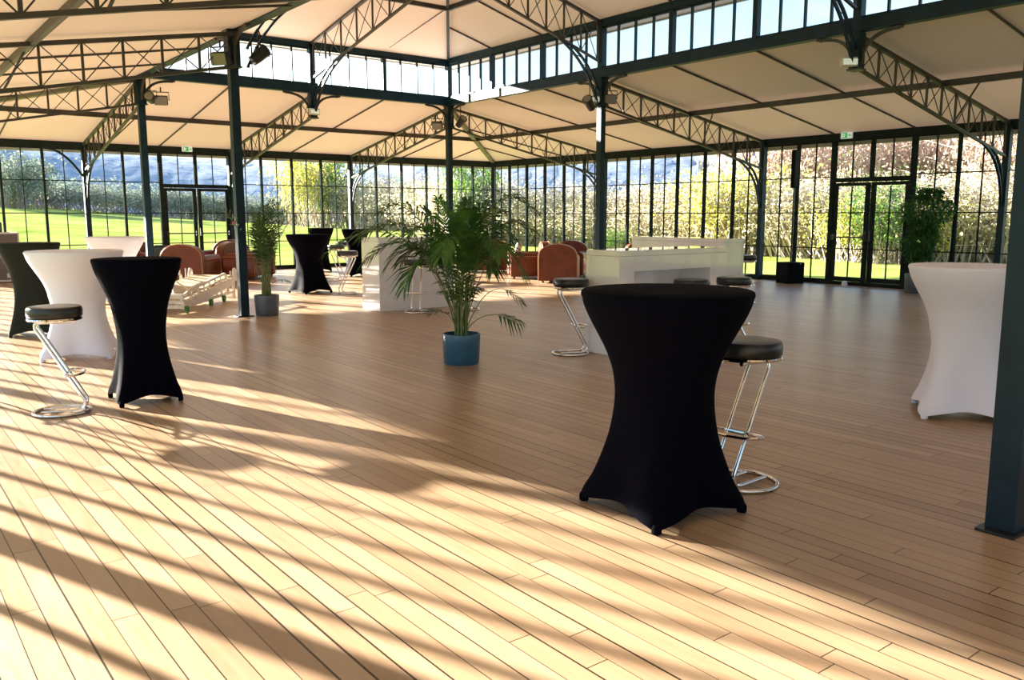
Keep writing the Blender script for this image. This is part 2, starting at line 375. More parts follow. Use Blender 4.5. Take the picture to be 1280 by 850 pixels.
# slender battens running down the slopes every second panel
def batten_pair(a, b, w=.022, h=.03, m_=M_truss):
    t = MB(); t.beam(a, b, w, h); trim(t, m_)
for j in range(2, NX-1, 2):                                   # back aisle
    if j in (6, 10, 14): continue
    d = min(6, j, NX-j)
    batten_pair((-j*P, 0, 3.12), (-j*P, -d*P, 3.12+sl*d*P))
for i in range(2, NY-1, 2):
    if i in (6,12,18,24,30): continue
    d = min(6, i, NY-i)
    batten_pair((0, -i*P, 3.12), (-d*P, -i*P, 3.12+sl*d*P)); batten_pair((X0, -i*P, 3.12), (X0+d*P, -i*P, 3.12+sl*d*P))
for i in range(8, 29, 2):
    if i in (12,18,24): continue
    d = min(4, (i-6)*2/3, (30-i)*2/3)
    batten_pair((XI1, -i*P, 5.03), (XI1-d*P, -i*P, 5.03+su*d*P), .022, .03); batten_pair((XI0, -i*P, 5.03), (XI0+d*P, -i*P, 5.03+su*d*P), .022, .03)
for j in (8, 12):
    batten_pair((-j*P, YI1, 5.03), (-j*P, YI1-3*P, 5.03+su*2*P), .02, .03)

# ------------------------------------------------------------------ columns, hanging posts, trusses
def knee_arms(par, dirs, z0=3.56, z1=3.965, reach=.60, m_=None):
    for d in dirs:
        d = V((*d, 0)); t = MB()
        pts = curve([d*.06+V((0,0,z0)), d*.08+V((0,0,z1-.10)), d*.3+V((0,0,z1)), d*reach+V((0,0,z1))], 9)
        for a, b in zip(pts, pts[1:]): t.beam(a, b, .035, .045)
        t.box(d*(reach)+V((0,0,z1+.005)), (.07,.07,.03))
        t.build('knee_brace', m_ or M_truss, par)
def inner_column(x, y, label, arms, w=.12):
    o = thing('steel_column', label, 'column', (x, y, 0))
    t = MB(); t.box((0,0,2.45), (w,w,4.87)); t.build('post', M_steel, o)
    t = MB(); t.box((0,0,.007), (.24,.17,.014)); t.build('base_plate', M_blackm, o)
    t = MB(); t.box((0,0,3.75), (w+.05,w+.05,.48)); t.box((0,0,3.5), (w+.08,w+.08,.02)); t.box((0,0,3.985), (w+.08,w+.08,.02)); t.build('cap', M_steel, o)
    knee_arms(o, arms); return o
def hanging_post(x, y, label, arms, box_dir):
    o = thing('hanging_post', label, 'post', (x, y, 3.47))
    t = MB(); t.box((0,0,.82), (.12,.12,1.55)); t.box((0,0,.26), (.15,.15,.5)); t.build('post', M_steel, o)
    t = MB(); t.box((0,0,.012), (.19,.19,.025)); t.build('end_plate', M_truss, o)
    for d in arms:
        d = V((*d, 0)); t = MB()
        pts = curve([d*.06+V((0,0,.09)), d*.08+V((0,0,.395)), d*.3+V((0,0,.495)), d*.60+V((0,0,.495))], 9)
        for a, b in zip(pts, pts[1:]): t.beam(a, b, .035, .045)
        t.box(d*.60+V((0,0,.5)), (.07,.07,.03)); t.build('knee_brace', M_truss, o)
    return o
NEAR = [(-12.42, -20.70)]
c_corner = inner_column(XI1, YI1, 'dark column at the inner corner, straight behind the big palm', ((-1,0),(0,-1)))
inner_column(XI1, -12*P, 'dark column with a sunlit band, behind the leather armchairs right of the big palm', ((0,1),(0,-1)))
inner_column(-12.13, -10.20, 'dark column standing beside the small potted palm and the white ramp', ((0,1),(0,-1)))
inner_column(XI0, YI1, 'slim dark column rising behind the white round table near the glazed door', ((1,0),(0,-1)))
inner_column(NEAR[0][0], NEAR[0][1], 'broad petrol blue column in the foreground, at the edge of the picture beside the white table', ((0,1),(0,-1)), .13)
inner_column(XI1, -24*P, 'dark column further along the row, outside the picture beyond the white table', ((0,1),(0,-1)))
hanging_post((XI0+XI1)/2, YI1, 'short post hanging from the far clerestory beam, with curved arms and a lamp box', ((1,0),(-1,0)), (0,-1))
hanging_post(XI1, -18*P, 'short dark post hanging from the clerestory beam above the double door, with curved arms', ((0,1),(0,-1)), (-1,0))
hanging_post(XI0, -18*P, 'short hanging post on the near beam above the floor, out of the picture', ((0,1),(0,-1)), (-1,0))
inner_column(XI0, YI0, 'dark column at the near inner corner behind the viewer', ((0,1),)); inner_column(XI1, YI0, 'dark column at the near inner corner on the opposite side', ((0,1),))

def wall_post(x, y, N, label, arm=None):
    o = thing('wall_column', label, 'column', (x, y, 0))
    N = V((*N,0)); T = V((-N.y, N.x, 0)); rot = Matrix((T, N, V((0,0,1)))).transposed()
    t = MB(); t.box(N*.11+V((0,0,1.56)), (.11,.12,3.05), rot); t.build('post', M_steel, o)
    t = MB(); t.box(N*.11+V((0,0,.006)), (.15,.17,.012), rot); t.build('base_plate', M_blackm, o)
    if arm:
        d = V((*arm,0)); t = MB(); pts = curve([d*.05+V((0,0,2.36)), d*.3+V((0,0,2.75)), d*.5+V((0,0,2.97)), d*.85+V((0,0,2.98))], 9)
        for a, b in zip(pts, pts[1:]): t.beam(a+N*.1, b+N*.1, .04, .05)
        t.build('knee_brace', M_steel, o)
    return o
def brace_pair(o, c1, c2):
    t = MB()
    for c in (c1, c2):
        for a, b in zip(c, c[1:]): t.beam(a, b, .045, .03)
    for q in (.15, .35, .55, .75, .92): t.beam(c1[int(q*12)], c2[int(q*10)], .014, .014)
    t.build('curved_brace', M_steel, o)
def aisle_truss(x, y, N, label, L=5.16, group=None):
    o = thing('roof_truss', label, 'roof truss', (x, y, 0), 0, group)
    N = V((*N,0)); Z = V((0,0,1)); at = lambda d, z: N*d+Z*z
    zt = lambda d: 3.06+.172*d; zb = lambda d: 2.46+.204*d
    t = MB(); t.beam(at(.08, zt(.08)), at(L-.06, zt(L-.06)), .06, .055); t.build('top_chord', M_truss, o)
    t = MB(); t.beam(at(.16, zb(.16)), at(L-.08, zb(L-.08)), .05, .04); t.build('bottom_chord', M_truss, o)
    t = MB(); n = 10; d0, d1 = .22, L-.1
    ds = [d0+(d1-d0)*k/n for k in range(n+1)]
    for k, d in enumerate(ds):
        t.beam(at(d, zb(d)), at(d, zt(d)), .03, .03)
        if k < n:
            e = ds[k+1]; t.beam(at(d, zb(d)), at(e, zt(e)), .010, .013); t.beam(at(d, zt(d)), at(e, zb(e)), .010, .013)
    t.build('web_bracing', M_truss, o)
    c1 = curve([at(1.22, zb(1.22)), at(.62, 2.56), at(.30, 2.25), at(.19, 1.62)], 12); c2 = curve([at(.78, zb(.78)), at(.42, 2.5), at(.26, 2.25), at(.19, 1.9)], 10)
    brace_pair(o, c1, c2)
    pw = MB(); S_ = V((-N.y, N.x, 0))      # diagonal stay up to the purlin
    pw.beam(at(3*P-.35, zb(3*P-.35)), at(3*P+.0, zt(3*P))+S_*.55, .02, .02); pw.build('purlin_stay', M_truss, o)
    return o
LB = 'far aisle roof truss, '
aisle_truss(-6*P, 0, (0,-1), LB+'the one running to the column behind the big palm')
aisle_truss(-10*P, 0, (0,-1), LB+'the middle one, ending at the hanging post')
aisle_truss(-14*P, 0, (0,-1), LB+'the one left of the glazed door')
LR = 'hedge side aisle roof truss, '
aisle_truss(0, -6*P, (-1,0), LR+'the shortest looking, ending at the corner column')
aisle_truss(0, -12*P, (-1,0), LR+'the one ending at the column with the sunlit band')
aisle_truss(0, -18*P, (-1,0), LR+'the nearest, above the white round table')
aisle_truss(0, -24*P, (-1,0), LR+'out of the picture')
LL = 'sunny side aisle roof truss, '
aisle_truss(X0, -6*P, (1,0), LL+'the lower, farther one')
aisle_truss(X0, -12*P, (1,0), LL+'the upper one meeting the column by the small palm')
aisle_truss(X0, -18*P, (1,0), LL+'the nearest, its lower chord crossing the top corner')
aisle_truss(X0, -24*P, (1,0), LL+'behind the viewer')
aisle_truss(X0, -30*P, (1,0), LL+'far behind the viewer')
for i in (6, 12, 18, 24, 30):
    wall_post(0, -i*P, (-1,0), {6:'slim wall column between glass panels behind the leather armchairs', 12:'wall column beside the tall pole speaker, with a curved brace', 18:'wall column partly hidden by the white table, near the right edge', 24:'wall column on the hedge side, out of view, fourth from the corner', 30:'wall column on the hedge side, out of view, fifth from the corner'}[i])
    wall_post(X0, -i*P, (1,0), 'wall column of the sunny side aisle, out of view, %s from the far corner' % {6:'first',12:'second',18:'third',24:'fourth',30:'fifth'}[i])
wall_post(-6*P, 0, (0,-1), 'far wall column behind the black bar tables, with a sunlit face')
wall_post(-10*P, 0, (0,-1), 'far wall column beside the glazed door, behind the small palm')
wall_post(-14*P, 0, (0,-1), 'far wall column with a curved knee brace, above the white back table', arm=(-1,0))
wall_post(-.05, -.05, (-.7071,-.7071), 'pale blue column in the far corner of the hall')

def upper_half(o, at, L):
    zt = lambda d: 5.0+.27*d-.02; zb = lambda d: 4.27+.31*d
    t = MB(); t.beam(at(.06, zt(.06)), at(L, zt(L)), .06, .05); t.build('top_chord', M_truss, o)
    t = MB(); t.beam(at(.06, zb(.06)), at(L, zb(L)), .05, .035); t.build('bottom_chord', M_truss, o)
    t = MB(); n = 8; ds = [.12+(L-.12)*k/n for k in range(n+1)]
    for k, d in enumerate(ds):
        t.beam(at(d, zb(d)), at(d, zt(d)), .028, .028)
        if k < n:
            e = ds[k+1]; t.beam(at(d, zb(d)), at(e, zt(e)), .010, .013); t.beam(at(d, zt(d)), at(e, zb(e)), .010, .013)
    t.build('web_bracing', M_truss, o)
    c1 = curve([at(1.12, zb(1.12)), at(.6, 4.36), at(.36, 4.1), at(.08, 3.5)], 12); c2 = curve([at(.78, zb(.78)), at(.42, 4.3), at(.28, 4.12), at(.08, 3.75)], 10)
    brace_pair(o, c1, c2)
for i, lb in ((12, 'lattice truss under the raised roof, landing on the column with the sunlit band'), (18, 'lattice truss under the raised roof, landing on the hanging post above the double door'), (24, 'lattice truss under the raised roof, overhead and out of view')):
    o = thing('raised_roof_truss', lb, 'roof truss', (xr, -i*P, 0)); Z = V((0,0,1))
    upper_half(o, lambda d, z: V((half-d, 0, z)), half); upper_half(o, lambda d, z: V((-half+d, 0, z)), half)
o = thing('raised_roof_truss', 'lattice truss under the raised roof, rising from the hanging post on the far beam', 'roof truss', (xr, YI1, 0))
upper_half(o, lambda d, z: V((0, -d*1.5 if d > 1.15 else -d-(.575*(max(0,d-.3)/.85)), z)), half)

# ------------------------------------------------------------------ lamps and signs on the steelwork
def floodlight(loc, rz, label, tilt=.5):
    o = thing('floodlight', label, 'floodlight', loc, rz); R_ = Matrix.Rotation(tilt, 3, 'X')
    t = MB(); t.bevbox((0,0,0), (.24,.12,.17), .015, R_); t.build('housing', M_blackm, o)
    t = MB(); t.box(R_ @ V((0,-.065,0)), (.22,.012,.15), R_); t.build('front_glass', M_lamp, o)
    t = MB(); t.tube([(-.14,0,0),(-.14,0,.15),(.14,0,.15),(.14,0,0)], .01, 6); t.tube([(0,0,.15),(0,0,.24)], .012, 6); t.build('yoke', M_blackm, o)
    return o
def spotlight(loc, rz, label, tilt=-.6):
    o = thing('spotlight', label, 'spotlight', loc, rz); R_ = Matrix.Rotation(tilt, 3, 'X')
    t = MB(); t.lathe([(.02,-.13),(.07,-.12),(.08,-.04),(.085,.12),(.095,.125),(.095,.15),(.08,.15)], 20)
    t.v = [tuple(R_ @ (Matrix.Rotation(PI/2, 3, 'X') @ V(v))) for v in t.v]; t.build('barrel', M_blackm, o, smooth=True)
    t = MB(); t.lathe([(.075,.151),(.07,.156)], 20); t.v = [tuple(R_ @ (Matrix.Rotation(PI/2, 3, 'X') @ V(v))) for v in t.v]; t.build('lens', M_lamp, o)
    t = MB(); t.tube([(-.11,0,0),(-.11,0,.14),(.11,0,.14),(.11,0,0)], .008, 6); t.tube([(0,0,.14),(0,0,.36)], .01, 6); t.build('yoke', M_blackm, o)
    return o
rc = heading(IR)
floodlight((XI1-.36, YI1-.06, 3.52), rc-.1, 'open floodlight on the corner column behind the big palm')
spotlight((XI1+.13, YI1-.30, 3.60), rc+.7, 'round black spotlight beside the floodlight on the corner column')
spotlight((XI1-.30, -12*P, 3.50), rc-.5, 'black spotlight on the column with the sunlit band')
floodlight((XI1+.14, -12*P-.08, 3.62), rc+.2, 'rectangular floodlight on the column with the sunlit band', .2)
floodlight((XI0-.30, -12*P+.0, 3.58), rc-.2, 'floodlight on the column by the small palm', .3)
spotlight((XI0+.22, -12*P-.05, 3.66), rc+2.2, 'blue black spotlight hanging on the column by the small palm', -.7)
spotlight((XI0+.17, YI1-.03, 3.62), rc+.2, 'round black spotlight on the slim far column above the white table', -.2)
floodlight((XI0+.36, YI1-.02, 3.60), rc+.3, 'floodlight with pale frame next to the round spotlight on the slim far column', .3)
def lamp_box(loc, rz, label):
    o = thing('emergency_light', label, 'emergency light', loc, rz)
    t = MB(); t.bevbox((0,0,0), (.24,.07,.13), .012); t.build('housing', M_grey, o)
    t = MB(); t.box((0,-.037,.0), (.2,.006,.08)); t.build('diffuser', M_exitw, o); return o
lamp_box((xr-.02, YI1-.12, 3.60), 0.1, 'pale emergency light box on the far hanging post')
lamp_box((XI1-.13, -18*P+.03, 3.58), rc, 'pale emergency light box on the hanging post above the double door')
lamp_box((XI1-.11, -12*P+.03, 3.60), rc, 'small pale box on the column between spotlight and floodlight')
def exit_sign(loc, rz, label):
    o = thing('exit_sign', label, 'exit sign', loc, rz)
    t = MB(); t.bevbox((0,0,0), (.25,.05,.13), .008); t.build('housing', M_exitw, o)
    t = MB(); t.box((-.035,-.027,0), (.12,.006,.105)); t.build('sign_panel', M_exit, o)
    t = MB()      # white running figure, door and arrow
    t.box((-.07,-.032,0), (.03,.004,.08)); t.lathe([(.008,0),(.008,.004)], 10, (-.03,-.033,.035)); t.beam((-.03,-.033,.025), (-.04,-.033,-.005), .004, .012)
    t.beam((-.04,-.033,-.005), (-.025,-.033,-.035), .004, .008); t.beam((-.04,-.033,-.005), (-.055,-.033,-.03), .004, .008); t.beam((-.032,-.033,.02), (-.015,-.033,.005), .004, .007)
    t.build('running_figure', M_exitw, o)
    t = MB(); t.beam((.04,-.029,.0), (.1,-.029,.0), .004, .012); t.beam((.1,-.029,0), (.075,-.029,.02), .004, .01); t.beam((.1,-.029,0), (.075,-.029,-.02), .004, .01); t.build('arrow', M_exit, o)
    return o
exit_sign((-11.25*P, -.15, 3.09), 0, 'lit green exit sign over the glazed door of the far wall')
exit_sign((-.15, -14.38*P, 3.08), -PI/2, 'lit green exit sign over the double door on the hedge side')
t = MB(); t.bevbox((0,0,0), (.09,.05,.09), .01); tag(t.build('alarm_button', M_red, origin=None), 'small red alarm button on the wall column by the far glazed door', 'alarm button').location = (-10*P+.0, -.2, 1.25)

# ------------------------------------------------------------------ stretch cloth bar tables
def interp(tab, z):
    for (z0, r0), (z1, r1) in zip(tab, tab[1:]):
        if z <= z1:
            u = (z-z0)/(z1-z0); u = max(0, min(1, u)); return r0+(r1-r0)*u
    return tab[-1][1]
RC = [(0,.415),(.05,.412),(.08,.402),(.13,.362),(.25,.312),(.37,.272),(.49,.25),(.60,.243),(.70,.256),(.80,.29),(.90,.343),(1.0,.396),(1.05,.413),(1.075,.418)]
def smooth_rc(z):
    return (interp(RC, z-.03)+interp(RC, z)+interp(RC, z+.03))/3
def table_mesh():
    n = 64; rows = 40; vs = []; fs = []
    for r in range(rows+1):
        for k in range(n):
            th = 2*PI*k/n; u = (th % (PI/2))/(PI/2); fm = 1-abs(2*u-1)      # 0 at a foot, 1 mid-face
            ff = math.sin(fm*PI/2)
            hem = .012+.058*ff**.75
            z = hem+(1.075-hem)*(r/rows)**1.05
            rc_ = smooth_rc(z)
            sq = rc_*.7071/max(.7071, math.cos((u-.5)*PI/2)) if True else rc_
            w = max(0, 1-z/.62)**.8                # square influence fades upwards
            inn = .93*sq
            R_ = rc_*(1-w)+w*(rc_*(1-ff)+inn*ff)
            vs.append((R_*math.cos(th), R_*math.sin(th), z))
    for r in range(rows):
        for k in range(n): fs.append((r*n+k, r*n+(k+1) % n, (r+1)*n+(k+1) % n, (r+1)*n+k))
    m_ = MB(); m_.add(vs, fs)
    return m_
def make_table(cloth, label, loc, rz, cat='bar table', group=None):
    o = thing('bar_table', label, cat, loc, rz, group)
    t = table_mesh(); t.build('stretch_cover', cloth, o, smooth=True)
    t = MB(); t.lathe([(.418,1.072),(.42,1.08),(.418,1.094),(.41,1.1),(.2,1.1),(.01,1.1)], 64); t.build('cloth_top', cloth, o, smooth=True)
    for k in range(4):
        t = MB(); a = k*PI/2; t.lathe([(.018,0),(.024,.004),(.025,.03),(.018,.045)], 12, (.395*math.cos(a), .395*math.sin(a), 0)); t.build('foot_pocket', cloth, o, smooth=True)
    return o
rzT = math.atan2(-19.786+19.48, -13.208+13.457)
tb = make_table(M_black, 'large black cloth bar table in the foreground, beside a chrome stool', (-13.452, -19.485, 0), rzT)
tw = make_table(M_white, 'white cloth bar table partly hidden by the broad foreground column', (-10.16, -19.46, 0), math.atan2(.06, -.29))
tg = make_table(M_green, 'dark bar table at the edge of the picture, behind the white table pair', (-14.86, -10.46, 0), .5); tg.scale = (.83,.83,1.025)
T1 = dup(tb, (-14.82, -15.22, 0), math.atan2(-.24, .22), 'black cloth bar table with one pale sunlit side, in front of the white bar table', None, (.78,.78,1.025))
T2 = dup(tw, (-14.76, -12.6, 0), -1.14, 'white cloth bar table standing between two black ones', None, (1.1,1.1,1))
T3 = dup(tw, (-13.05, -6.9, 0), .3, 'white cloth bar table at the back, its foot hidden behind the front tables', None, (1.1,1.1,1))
T4 = dup(tb, (-9.72, -7.20, 0), -2.2, 'black cloth bar table with a pale sunlit flank, beside the small potted palm')
T5 = dup(tb, (-6.84, -1.64, 0), .4, 'farthest black cloth bar table, half hidden behind another one', None, (.78,.78,1.025))
T6 = dup(tb, (-6.93, -3.73, 0), .7, 'black cloth bar table just beside the end of the white counter under the palm frond', None, (.78,.78,1.025))

# ------------------------------------------------------------------ chrome stools (local -x is the side where the legs meet the floor ring)
def make_stool(label, loc, rz, group=None):
    o = thing('bar_stool', label, 'bar stool', loc, rz, group)
    t = MB(); t.lathe([(.13,.715),(.175,.718),(.186,.73),(.188,.765),(.186,.785),(.178,.797),(.15,.802),(.05,.800),(.005,.799)], 40); t.build('seat', M_leather, o, smooth=True)
    t = MB(); t.lathe([(.16,.698),(.185,.7),(.19,.708),(.185,.717),(.16,.717)], 40); t.build('seat_rim', M_chrome, o, smooth=True)
    for s in (-1, 1):
        y = s*.062
        pts = [(.13, y, .021)] + curve([(-.09, y, .021), (-.19, y, .021), (-.165, y, .10)], 6) + curve([(.10, y, .60), (.155, y, .685), (.10, y, .685)], 6) + [(-.14, y, .688)]
        t = MB(); t.tube(pts, .0115, 10); t.build('leg_tube', M_chrome, o, smooth=True)
    t = MB(); t.tube([(.19*math.cos(a)+.0, .19*math.sin(a), .012) for a in [2*PI*k/40 for k in range(40)]], .012, 10, closed=True); t.build('base_ring', M_chrome, o, smooth=True)
    cx = -.165+.265*(.30-.10)/.5
    t = MB(); pts = [(cx, .15, .30)]+curve([(cx, .15, .30), (cx-.02, .20, .30), (cx-.13, .17, .30), (cx-.16, 0, .30), (cx-.13, -.17, .30), (cx-.02, -.20, .30), (cx, -.15, .30)], 24)
    t.tube(pts, .009, 8, closed=True); t.tube([(cx+.0, .0-.075, .30), (cx, .075, .30)], .012, 8); t.build('footrest', M_chrome, o, smooth=True)
    return o
s0 = make_stool('chrome stool with thick black seat, right beside the large foreground black table', (-12.82, -19.50, 0), heading(IR)+.72)
dirL = math.atan2(.30, -.95)   # +x direction of the left stool
dup(s0, (-15.44, -15.32, 0), dirL, 'chrome stool with black seat in the sun, in front of the white bar table')
dup(s0, (-9.87, -11.30, 0), math.atan2(IF.y, IF.x), 'chrome stool against the lit white counter, seen through the palm fronds')
dup(s0, (-9.05, -11.45, 0), 1.2, 'chrome stool behind the big palm, mostly hidden by its fronds')
dup(s0, (-10.62, -15.62, 0), heading(-IR)+.25, 'chrome stool at the end of the white counter, left of the large black table top')
dup(s0, (-9.68, -16.45, 0), 1.0, 'stool of which only the black seat shows above the large black table top')
dup(s0, (-9.07, -16.52, 0), 2.4, 'stool behind the right end of the large black table top, in front of the counter')
dup(s0, (-4.80, -13.45, 0), 2.0, 'far stool beyond the end of the white counters, against the lawn')
dup(s0, (-9.25, -7.85, 0), heading(-IR+.3*IF)+PI, 'nearest of the three stools among the black tables by the small palm')
dup(s0, (-7.95, -4.75, 0), 1.9, 'second of the three stools among the black tables by the small palm')
dup(s0, (-6.85, -2.95, 0), 2.9, 'farthest of the three stools among the black tables by the small palm')
dup(s0, (-16.05, -14.35, 0), dirL, 'stool cut by the edge of the picture, beside the dark bar table')

# ------------------------------------------------------------------ glossy white counters
def counter(name_label, loc, rz, L, D=.5, H=1.1, recess=True, seams=()):
    o = thing('bar_counter', name_label, 'bar counter', loc, rz)
    t = MB(); t.bevbox((L/2, 0, H-.03), (L, D, .06), .006); t.build('worktop', M_gloss, o)
    t = MB(); t.bevbox((L/2, D/2-.03, (H-.06)/2), (L, .06, H-.062), .005); t.build('back_panel', M_gloss, o)
    for x, w_ in ((.11, .22), (L-.14, .28)):
        t = MB(); t.bevbox((x, -.03, (H-.06)/2), (w_, D-.062, H-.062), .005); t.build('side_panel', M_gloss, o)
    if recess:
        t = MB(); t.bevbox((L/2, -D/2+.03, H-.06-.08), (L-.33, .05, .16), .004, None); t.build('front_rail', M_gloss, o)
        t = MB(); t.bevbox((L/2, 0.1, .05), (L-.33, .25, .09), .004); t.build('plinth', M_gloss, o)
    else:
        t = MB(); t.bevbox((L/2, -D/2+.03, (H-.06)/2), (L-.33, .05, H-.064), .004); t.build('front_panel', M_gloss, o)
    return o
counter('glossy white counter with a recessed front, directly behind the large black table', (-10.40, -15.86, 0), 0, 1.72, .50)
counter('glossy white counter with a plain front, behind the fronds of the big palm', (-10.29, -10.64, 0), 0, 1.35, .55, 1.12, False)
counter('farther glossy white counter, its top showing above the nearer one', (-5.75, -12.0, 0), -PI/2, 1.95, .5, 1.1, False)

# ------------------------------------------------------------------ leather armchairs and sofas (local +y is the front)
def arch(w, h0, h1, n=14):
    pts = [(-w/2, 0)]
    for k in range(n+1):
        a = PI-PI*k/n; pts.append((w/2*math.cos(a), h0+(h1-h0)*math.sin(a)**.85))
    pts.append((w/2, 0)); return pts
def arch_prism(mb_, w, h0, h1, y0, y1, z=0, lean=0):
    pr_ = arch(w, h0, h1); n = len(pr_); b = .02; rings = []
    for yy, ins in ((y0, b), (y0+b, 0), (y1-b, 0), (y1, b)):
        cx, cz = 0, h0/2
        rings.append([(x*(1-ins/(w/2)), yy+lean*zz, z+max(0, zz-ins if zz > .01 else zz)) for x, zz in pr_])
    vs = [v for r in rings for v in r]; fs = []
    for k in range(3):
        for i in range(n): fs.append((k*n+i, k*n+(i+1) % n, (k+1)*n+(i+1) % n, (k+1)*n+i))
    fs += [tuple(range(n)), tuple(3*n+i for i in range(n))[::-1]]
    mb_.add(vs, fs)
def armchair(label, loc, rz, W=.86, name='leather_armchair', cat='armchair'):
    o = thing(name, label, cat, loc, rz)
    t = MB(); arch_prism(t, W, .50, .80, -.44, -.26, .05, -.04); t.build('backrest', M_brown, o, smooth=True)
    t = MB(); pr_ = [(x, -.445-.04*z, z+.05) for x, z in arch(W-.02, .5, .795)][0:]; t.tube(pr_, .008, 6); t.build('back_piping', M_piping, o, smooth=True)
    t = MB(); t.bevbox((0, .05, .20), (W-.36, .72, .26), .03); t.build('base', M_brown, o, smooth=True)
    t = MB(); t.bevbox((0, .07, .39), (W-.38, .66, .15), .05); t.build('seat_cushion', M_brown, o, smooth=True)
    for s in (-1, 1):
        t = MB(); t.bevbox((s*(W/2-.10), .02, .29), (.2, .84, .48), .03)
        t.tube([(s*(W/2-.10), -.40, .50), (s*(W/2-.10), .44, .50)], .105, 16); t.build('armrest', M_brown, o, smooth=True)
        t = MB(); t.tube([(s*(W/2+.004), -.3, .52), (s*(W/2+.004), .44, .52), (s*(W/2+.004), .445, .08)], .006, 6); t.build('arm_piping', M_piping, o)
    for x in (-W/2+.1, W/2-.1):
        for y in (-.34, .36):
            t = MB(); t.lathe([(.025,0),(.03,.06)], 10, (x, y, 0)); t.build('foot', M_cane, o)
    return o
face = heading(IF)-PI/2
A1 = armchair('brown leather armchair seen from behind, by the white ramp', (-10.72, -3.35, 0), face-.1, .95)
def adup(src, label, loc, rz): return dup(src, loc, rz, label)
adup(A1, 'brown leather armchair behind the first one, only its rounded back showing', (-9.3, -1.3, 0), face+PI-.2)
A2 = armchair('wide brown leather sofa seen from its end, beside the small potted palm', (-9.35, -1.55, 0), face-PI/2-.1, 1.3, 'leather_sofa', 'sofa')
bpy.data.objects[A2.name].location = (-9.25, -2.75, 0)
A3 = armchair('brown leather armchair seen from behind, next to the column with the sunlit band', (-4.25, -8.1, 0), face-.12, .86)
adup(A3, 'brown leather armchair further back behind the piped armchair', (-3.0, -7.0, 0), face+2.9)
A4 = adup(A3, 'brown leather armchair turned sideways with a pale cushion, right of the big palm', (-4.0, -6.7, 0), face+PI/2+.1)
adup(A3, 'brown leather armchair whose rounded back shows above the far end of the counter', (-1.1, -7.4, 0), face+.2)
adup(A2, 'long dark brown leather sofa hidden behind the big palm fronds', (-3.5, -4.3, 0), face+.15)
adup(A2, 'brown leather sofa far back, seen over the dark and white bar tables', (-11.9, -1.05, 0), face+PI-.65)
adup(A1, 'brown leather armchair far back between the white back table and the slim column', (-11.0, -1.2, 0), face-1.9)
t = MB(); t.bevbox((0,0,0), (.36,.14,.32), .06); cu = t.build('cushion', M_cush, smooth=True); tag(cu, 'pale cushion in the sideways leather armchair right of the big palm', 'cushion'); cu.location = (-4.18, -6.55, .66); cu.rotation_euler = (.25, .1, face+PI/2)
t = MB(); t.bevbox((0,0,0), (.40,.15,.34), .06); cu = t.build('cushion', M_leather, smooth=True); tag(cu, 'dark cushion on the armrest of the far armchair near the slim column', 'cushion'); cu.location = (-11.05, -2.4, .62); cu.rotation_euler = (.2, 0, face)

# ------------------------------------------------------------------ white ramp with rails
o = thing('folding_ramp', 'low white metal ramp with slatted deck, side rails and green wheels, by the column', 'ramp', (-12.29, -8.08, 0), math.atan2(1.98,1.5)-PI/2)
Lr, Wr = 2.45, .78
zd = lambda y: .21+.19*(y+Lr/2)/Lr
t = MB(); ns = 16
for k in range(ns):
    y = -Lr/2+.06+(Lr-.12)*k/(ns-1); t.box((0, y, zd(y)), (Wr-.08, (Lr-.12)/(ns-1)*.93, .022), Matrix.Rotation(math.atan(.19/Lr), 3, 'X'))
t.build('deck', M_deck, o)
t = MB()
for s in (-1, 1): t.beam((s*Wr/2, -Lr/2, .12), (s*Wr/2, Lr/2, .30), .04, .12)
t.beam((-Wr/2, -Lr/2, .10), (Wr/2, -Lr/2, .10), .04, .05); t.beam((-Wr/2, Lr/2, .30), (Wr/2, Lr/2, .30), .04, .1); t.beam((-Wr/2, -Lr/2+.02, .22), (Wr/2, -Lr/2+.02, .22), .03, .14)
for sg in (-1, 1):
    t.beam((sg*Wr/2, -Lr/2, .10), (sg*Wr/2, Lr/2, .12), .035, .05)
    for y in (-Lr/2+.05, -.45, -.1, .3, .55, .9, Lr/2-.03): t.beam((sg*Wr/2, y, .10), (sg*Wr/2, y, zd(y)), .03, .03)
t.build('frame', M_wmetal, o)
for s in (-1, 1):
    t = MB(); z1 = lambda y: zd(y)+(.10 if s > 0 else .15)
    pts = [(s*Wr/2, -Lr/2+.02, .26), (s*Wr/2, -Lr/2+.35, z1(-Lr/2+.35)), (s*Wr/2, Lr/2-.5, z1(Lr/2-.5)), (s*Wr/2, Lr/2-.35, zd(Lr/2))]
    for a, b in zip(pts, pts[1:]): t.beam(a, b, .03, .035)
    for k in range(8):
        y = -Lr/2+.4+k*.27; t.beam((s*Wr/2, y, zd(y)-.02), (s*Wr/2, y, z1(y)), .018, .018)
    t.build('side_rail', M_wmetal, o)
for s in (-1, 1):
    for y in (-Lr/2+.05, -.1, .55):
        t = MB(); t.lathe([(.02,-.02),(.055,-.02),(.055,.02),(.02,.02)], 16); t.v = [(v[2]+s*(Wr/2+.04), v[0]+y, v[1]+.056) for v in t.v]; t.build('wheel', M_greenw, o, smooth=True)
for s in (-1, 1):
    t = MB(); t.tube(curve([(s*Wr/2, Lr/2-.02, 0), (s*Wr/2, Lr/2-.02, .60), (s*Wr/2, Lr/2+.12, .62), (s*Wr/2, Lr/2+.14, .30)], 12), .03, 8); t.build('end_post', M_wmetal, o, smooth=True)
t = MB(); t.beam((.10, -Lr/2+.3, .52), (.30, -Lr/2+.02, .1), .02, .02); t.beam((.1, -Lr/2+.3, .52), (.31, -Lr/2+.55, .3), .02, .02); t.bevbox((.07, -Lr/2+.32, .48), (.10, .16, .14), .03); t.build('folded_strut', M_wmetal, o)

